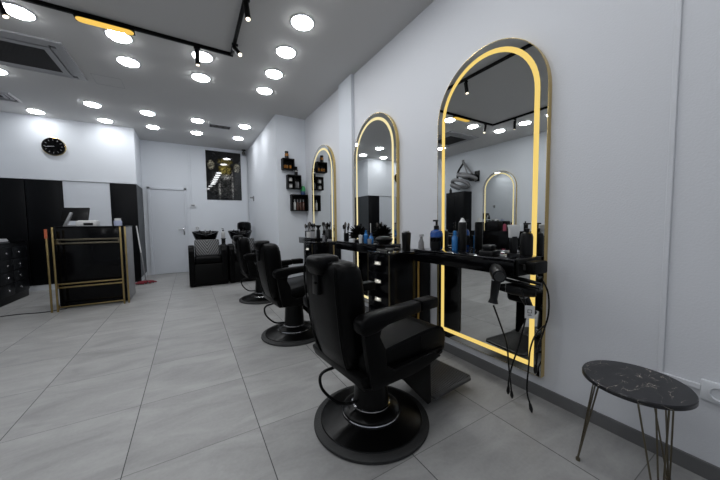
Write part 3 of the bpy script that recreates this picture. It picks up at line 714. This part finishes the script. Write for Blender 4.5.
# basin
mb = MB()
NB = 32
b = bmesh.new(); rings = []
for (sx, sy, z, oy) in ((.10, .10, .72, .0), (.19, .20, .80, 0), (.225, .245, .90, 0), (.245, .26, .955, 0), (.25, .262, .972, 0), (.235, .245, .975, 0), (.215, .225, .95, 0), (.17, .18, .86, 0), (.06, .07, .80, 0)):
    ring = []
    for i in range(NB):
        a = 2*pi*i/NB; dip = -.055*max(0, -sin(a))**3*1.3 if z > .88 else 0
        ring.append(b.verts.new((sx*cos(a), sy*sin(a)+.78+oy, z+dip+.03)))
    rings.append(ring)
for A, B in zip(rings, rings[1:]):
    for i in range(NB): b.faces.new((A[i], A[(i+1) % NB], B[(i+1) % NB], B[i]))
b.faces.new(rings[-1]); b.faces.new(rings[0][::-1]); bmesh.ops.recalc_face_normals(b, faces=b.faces)
mb._add(b); basin = mb.build('basin', 'lacquer', wu, 60)
MB().lathe([(.09, .0), (.09, .06), (.11, .70), (.11, .73), (0, .73)], 24, c=(0, .78, 0)).build('pedestal', 'black_metal', wu)
MB().box(-.10, .10, .98, 1.10, .0, .96, .01).build('column', 'black_matt', wu)
MB().lathe([(0, 0), (.02, 0), (.02, .03), (.012, .05), (0, .05)], 12, c=(-.10, 1.0, .97)).lathe([(0, 0), (.02, 0), (.02, .03), (.012, .05), (0, .05)], 12, c=(.10, 1.0, .97)).build('tap', 'black_metal', basin)
MB().tube(spline([(0, 1.0, .93), (0, .99, 1.0), (0, .93, 1.02), (0, .88, .985)]), .012, 8).build('spout', 'chrome', basin)
wu.location = (.275, 5.95, 0); wu['label'] = 'left black hair washing unit with striped backrest and basin'
dup(wu, (.945, 5.95, 0), 0, 'right black hair washing unit, partly hidden behind the farthest barber chair')
bt = thing('shampoo_bottle', 'white pump bottle standing between the two wash basins', 'bottle', (.61, 6.76, .845))
MB().lathe([(0, 0), (.035, 0), (.037, .01), (.037, .13), (.015, .15), (0, .15)], 18).build('body', 'white_item', bt)
MB().lathe([(.016, .15), (.018, .155), (.018, .175), (.006, .178), (.006, .20), (0, .20)], 14).box(-.03, .012, -.007, .007, .198, .21).build('pump', 'plastic', bt)
cs = thing('shelf_stand', 'slim black stand between the two washing units', 'stand', (.61, 6.76, 0))
MB().box(-.035, .035, -.05, .05, .0, .83, .004).box(-.045, .045, -.06, .06, .83, .844, .003).build('body', 'black_matt', cs)
ht = thing('hair_steamer', 'black hood shaped machine behind the right washing unit', 'hair steamer', (1.13, 7.35, 0))
MB().lathe([(0, .92), (.12, .92), (.15, .97), (.16, 1.09), (.15, 1.17), (.10, 1.20), (0, 1.205)], 28).build('hood', 'lacquer', ht)
MB().tube([(0, 0, .03), (0, 0, .93)], .025, 12).build('pole', 'black_metal', ht)
MB().lathe([(0, 0), (.16, 0), (.16, .02), (.03, .05), (0, .05)], 28).build('base', 'plastic', ht)

# ------------------------------------------------------------------ items on the worktop, near station
Z = ZT
pb = thing('pump_bottle', 'big blue bottle with black pump and black label on the near shelf', 'bottle', (1.70, 1.645, Z+.0006), R(20))
MB().lathe([(0, 0), (.046, 0), (.050, .012), (.050, .125), (.042, .148), (.018, .160), (0, .160)], 28).build('body', 'blue', pb)
MB().lathe([(.0505, .02), (.051, .022), (.051, .10), (.0505, .102)], 28).build('label', 'plastic', pb)
MB().lathe([(0, .158), (.021, .158), (.021, .188), (.008, .192), (.008, .226), (0, .226)], 16).box(-.050, .016, -.010, .010, .222, .236, .004).build('pump', 'plastic', pb)
jb = bottle('jar', 'squat black jar in front of the big blue pump bottle', 1.625, 1.58, Z, [(0, 0), (.036, 0), (.038, .01), (.038, .07), (0, .07)], 'plastic', [(.039, .07), (.040, .074), (.040, .10), (0, .102)], 'lacquer', cat='jar')
bottle('spray_bottle', 'slim light blue bottle between the blue pump bottle and black can', 1.735, 1.49, Z, [(0, 0), (.021, 0), (.022, .008), (.022, .10), (.012, .115), (0, .115)], 'light_blue', [(.012, .113), (.014, .116), (.014, .145), (.008, .15), (0, .15)], 'light_blue')
bottle('spray_can', 'tall black can with pale nozzle beside the light blue bottle', 1.765, 1.445, Z, [(0, 0), (.029, 0), (.030, .006), (.030, .205), (.026, .215), (0, .215)], 'plastic', [(.026, .214), (.016, .228), (.009, .245), (0, .248)], 'white_item')
hc = thing('hair_clipper', 'silver and black hair clipper standing on the near end of first shelf', 'hair clipper', (1.70, 1.01, Z+.0006), R(-30))
MB().lathe([(0, 0), (.036, 0), (.034, .02), (0, .024)], 20).build('stand', 'plastic', hc)
MB().prism([(-.018, .02), (.018, .02), (.021, .09), (.017, .125), (-.017, .125), (-.020, .09)], -.016, .016, 'y', .005).build('body', 'plastic', hc)
MB().prism([(-.026, .115), (.026, .115), (.036, .175), (.036, .195), (-.036, .195), (-.028, .17)], -.014, .014, 'y', .005).build('head', 'white_item', hc)
tb = thing('clipper_station', 'low black charging block with clipper comb at the near end of the first shelf', 'charger', (1.635, 1.125, Z+.0006), R(10))
MB().box(-.06, .06, -.045, .045, 0, .035, .008).box(-.045, .03, -.03, .03, .035, .07, .01).build('body', 'plastic', tb)
bx = bottle('pump_bottle', 'black bottle with black pump at the near end of the first shelf', 1.80, .985, Z, [(0, 0), (.034, 0), (.036, .01), (.036, .12), (.03, .14), (.014, .15), (0, .15)], 'plastic', [(.015, .15), (.016, .17), (.006, .172), (.006, .195), (.02, .197), (.02, .205), (0, .206)], 'plastic')
# clippers and spray at the trolley end
hc2 = thing('hair_clipper', 'black clipper standing upright on the cabinet top between the mirrors', 'hair clipper', (1.625, 1.928, ZCT+.0006), 0)
MB().prism([(-.03, 0), (.03, 0), (.028, .05), (.036, .15), (.034, .170), (-.034, .170), (-.034, .14), (-.028, .05)], -.026, .026, 'y', .008).build('body', 'plastic', hc2)
MB().box(-.024, .024, -.018, .018, .171, .183, .003).build('blade', 'silver', hc2)
sp_ = thing('spray_bottle', 'small grey trigger spray bottle beside the upright clipper', 'bottle', (1.80, 1.928, ZCT+.0006), R(200))
MB().lathe([(0, 0), (.026, 0), (.028, .01), (.025, .075), (.012, .105), (.012, .125), (0, .125)], 18).build('body', 'grey_item', sp_)
MB().box(-.036, .020, -.010, .010, .125, .148, .003).tube([(-.018, 0, .125), (-.030, 0, .09)], .005, 6).build('trigger', 'silver', sp_)
tag(MB().tube(spline([(1.43, 1.94, ZCT+.0105), (1.47, 2.15, ZCT+.0105), (1.53, 2.0, ZCT+.0105), (1.57, 2.15, ZCT+.0105), (1.66, 2.08, ZCT+.0105), (1.70, 2.17, ZCT+.0105)]), .010, 8).build('electric_cable', 'plastic'), 'black electric cable coiled on the cabinet top beside the upright clipper', 'cord')
cm = MB().box(1.75, 1.78, 1.99, 2.15, ZCT+.001, ZCT+.008, .002)
for i in range(20): cm.box(1.779, 1.797, 1.995+i*.0075, 1.998+i*.0075, ZCT+.001, ZCT+.005)
tag(cm.build('comb', 'grey_item'), 'grey comb lying on the cabinet top between the nearest and middle mirror', 'comb')
# middle station
def cup_of_brushes(name, label, x, y, mt, n, hh=.24, seed=1, r=.036, rot=0):
    t = thing(name, label, 'cup', (x, y, Z+.0006))
    MB().lathe([(0, 0), (r*.9, 0), (r, .01), (r, .10), (r*.9, .10), (r*.85, .01), (0, .008)], 20).build('cup', mt, t)
    q = random.Random(seed)
    for i in range(n):
        a = 2*pi*i/n+q.uniform(-.3, .3); l = q.uniform(.7, 1)*hh; k = q.uniform(.25, .6)
        p0 = Vector((cos(a)*r*.4, sin(a)*r*.4, .02)); p1 = Vector((cos(a)*r*(.6+k), sin(a)*r*(.6+k), l))
        mb = MB().tube([p0, p0.lerp(p1, .7)], .005, 6).tube([p0.lerp(p1, .68), p0.lerp(p1, .74), p0.lerp(p1, .9), p1], [.006, .013, .014, .006], 8)
        mb.build('brush', 'plastic' if i % 3 else 'hair', t)
    return t
cup_of_brushes('brush_cup', 'black cup of brushes and tools at the far side of the middle shelf', 1.62, 3.03, 'plastic', 5, .24, 5, .032)
tl = thing('feather_duster', 'bushy dark duster brush standing on the middle shelf', 'brush', (1.69, 2.86, Z+.0006))
MB().lathe([(0, 0), (.05, 0), (.05, .02), (.02, .03), (0, .03)], 18).build('stand', 'plastic', tl)
mb = MB(); q = random.Random(9)
for i in range(110):
    a = q.uniform(0, 2*pi); e = q.uniform(-.25, 1.4); rr = q.uniform(.11, .15)
    mb.tube([(0, 0, .06), (cos(a)*cos(e)*rr*.6, sin(a)*cos(e)*rr*.6, .07+sin(e)*rr*.7), (cos(a)*cos(e)*rr, sin(a)*cos(e)*rr, .07+sin(e)*rr)], [.012, .01, .003], 5)
mb.build('bristles', 'black_matt', tl)
bottle('pump_bottle', 'small bright blue bottle on the middle shelf beside the duster', 1.66, 2.65, Z, [(0, 0), (.024, 0), (.026, .008), (.026, .085), (.014, .10), (0, .10)], 'light_blue', [(.014, .10), (.015, .12), (.008, .122), (.008, .14), (0, .14)], 'light_blue')
bottle('spray_bottle', 'short blue bottle next to the white tube on the middle shelf', 1.68, 2.575, Z, [(0, 0), (.024, 0), (.025, .008), (.025, .06), (.012, .08), (0, .08)], 'light_blue', [(.012, .08), (.013, .11), (0, .112)], 'navy')
bottle('cream_tube', 'small pale tube standing on the middle shelf edge', 1.60, 2.665, Z, [(0, 0), (.016, 0), (.017, .02), (.022, .085), (0, .09)], 'white_item', None, None, cat='tube')
bottle('cream_tube', 'clear low glass on the middle shelf', 1.61, 2.50, Z, [(0, 0), (.018, 0), (.024, .05), (.022, .05), (.016, .006), (0, .006)], 'silver', None, None, cat='glass')
bw = thing('towel_bowl', 'round black bowl with cover on the right of the middle shelf', 'bowl', (1.74, 2.42, Z+.0006))
MB().lathe([(0, 0), (.05, 0), (.075, .04), (.08, .055), (.074, .057), (.05, .01), (0, .01)], 28).build('bowl', 'plastic', bw); bw.scale = (1.15, 1.15, .8)
MB().lathe([(.078, .058), (.080, .064), (.06, .09), (.015, .10), (0, .10)], 28).build('cover', 'plastic', bw)
# far station
cup_of_brushes('brush_cup', 'black cup crowded with brushes on the far shelf', 1.70, 4.56, 'plastic', 6, .25, 2, .045)
cup_of_brushes('brush_cup', 'grey cup holding brushes beside the white jar on far shelf', 1.72, 4.40, 'grey_item', 6, .25, 3, .045)
bottle('jar', 'white jar between the brush cups on the far shelf', 1.64, 4.34, Z, [(0, 0), (.040, 0), (.042, .01), (.042, .085), (0, .085)], 'white_item', [(.042, .085), (.044, .088), (.044, .10), (0, .10)], 'grey_item', cat='jar')
bottle('glass_jar', 'clear looking grey jar on the far shelf', 1.62, 4.12, Z, [(0, 0), (.034, 0), (.036, .01), (.036, .10), (0, .10)], 'silver', [(.03, .10), (.032, .104), (.032, .12), (0, .12)], 'plastic', cat='jar')
bottle('spray_can', 'tall black flared bottle on the far shelf', 1.70, 4.10, Z, [(0, 0), (.030, 0), (.032, .008), (.028, .12), (.018, .13), (.018, .15), (0, .15)], 'plastic', [(.018, .15), (.05, .185), (.05, .195), (0, .195)], 'plastic')
hc3 = thing('hair_clipper', 'black clipper leaning in its stand on the far drawer cabinet', 'hair clipper', (1.72, 3.72, ZCT+.0006), R(60))
MB().box(-.04, .04, -.035, .035, 0, .03, .008).build('stand', 'grey_item', hc3)
MB().prism([(-.022, .03), (.022, .03), (.05, .16), (.045, .175), (.0, .175), (-.006, .16)], -.022, .022, 'y', .007).build('body', 'plastic', hc3)
bottle('cream_tube', 'small grey tube beside the leaning clipper', 1.66, 3.80, ZCT, [(0, 0), (.018, 0), (.019, .02), (.022, .085), (0, .09)], 'grey_item', [(.0, .09), (.024, .095), (.024, .11), (0, .11)], 'plastic', cat='tube')

# ------------------------------------------------------------------ dryers hanging at the near end
hd = thing('dryer_holder', 'black bracket fixed to the near end of the first shelf, carrying the dryers', 'holder', (0, 0, 0))
MB().box(1.59, 1.84, .915, .929, ZB, ZT-.004, .003).tube([(1.62, .92, .88), (1.60, .885, .885), (1.585, .875, .86)], .007, 8).build('plate', 'black_matt', hd)
MB().box(1.655, 1.80, .856, .9145, .825, .90, .012).build('hook_block', 'black_matt', hd)
def dryer(name_label, p, q_, up_dir, sc=1.0):
    """p: joint of barrel and handle; q_: barrel direction; up_dir: handle direction"""
    t = thing('hair_dryer', name_label, 'hair dryer', p)
    q_ = Vector(q_).normalized(); hd_ = Vector(up_dir).normalized()
    P_ = lambda a: Vector((0, 0, 0)) + q_*a
    MB().tube([P_(-.075), P_(-.07), P_(-.02), P_(.05), P_(.085)], [.024, .036, .040, .036, .027], 24).build('barrel', 'plastic', t)
    MB().tube([P_(.086), P_(.12)], [.027, .020], 20).build('nozzle', 'black_matt', t)
    m_ = MB().tube([hd_*.03, hd_*.08, hd_*.15, hd_*.175], [.026, .024, .020, .028], 16).build('handle', 'plastic', t)
    MB().tube([P_(-.0785), P_(-.0755)], .026, 24).build('rear_grille', 'foot_plate', t)
    MB().tube([hd_*.040, hd_*.047], .0272, 20).build('band', 'silver', m_)['label'] = 'thin silver band'
    return t
dryer('black hair dryer hanging handle down before the near end of first shelf', (1.49, .975, .842), (.62, .55, .12), (-.13, .05, -1), 1)
dryer('black hair dryer lying sideways below the near end of first shelf', (1.70, .955, .72), (-.5, .8, .04), (.42, -.10, -.75), 1)
st = thing('hair_straightener', 'black hair straightener hooked across below the hanging dryers', 'hair straightener', (1.665, .94, .785))
MB().tube([(0, .10, .014), (0, 0, .006), (.01, -.11, -.006)], [.010, .012, .010], 12).build('upper_arm', 'plastic', st)
MB().tube([(-.012, .10, -.008), (-.012, 0, -.018), (-.002, -.11, -.030)], [.009, .011, .009], 12).build('lower_arm', 'plastic', st)
def cord(label, pts, plug=True):
    t = thing('power_cord', label, 'cord', (0, 0, 0), 0, 'power cords hanging below the dryers')
    MB().tube(spline(pts, 8), .0048, 8).build('cable', 'plastic', t)
    a = Vector(pts[-1]); b_ = Vector(pts[-2]); dd = (a-b_).normalized()
    MB().tube([a-dd*.005, a+dd*.025, a+dd*.045], [.007, .011, .005], 10).build('plug', 'plastic', t)
cord('power cord hanging from the handle-down dryer, leftmost of the cords', [(1.469, .982, .655), (1.50, .96, .55), (1.56, .955, .42), (1.60, .965, .28), (1.65, .98, .14), (1.67, .985, .075)])
cord('middle power cord dangling before the mirror, ending beside the leftmost', [(1.60, .90, .745), (1.62, .88, .62), (1.63, .92, .42), (1.64, .965, .27), (1.68, 1.01, .14), (1.685, 1.015, .085)])
cord('rightmost long power cord, its plug nearly touching the floor', [(1.722, .83, .535), (1.69, .86, .48), (1.665, .875, .40), (1.67, .885, .30), (1.665, .890, .14), (1.675, .875, .055)])
cord('short looped cord bulging out at the right of the dryers', [(1.72, .85, .80), (1.74, .825, .72), (1.75, .825, .60), (1.735, .84, .50), (1.70, .85, .40), (1.68, .85, .30)])
tgx = thing('paper_tag', 'small white care tag on the cords beneath the dryers', 'tag', (1.60, .850, .628), R(-50))
MB().box(-.024, .024, -.0006, .0006, -.036, .036).build('paper', 'white_item', tgx)
tg2 = MB()
tg2.band([(-.011+.0, -.006), (.011, -.006), (.011, .014), (-.011, .014)], [(-.008, -.003), (.008, -.003), (.008, .011), (-.008, .011)], -.0014, -.0007, 'y')
tg2.box(-.010, .010, -.0014, -.0007, -.020, -.017).box(-.010, .006, -.0014, -.0007, -.013, -.011)
tg2.build('print', 'plastic', tgx)
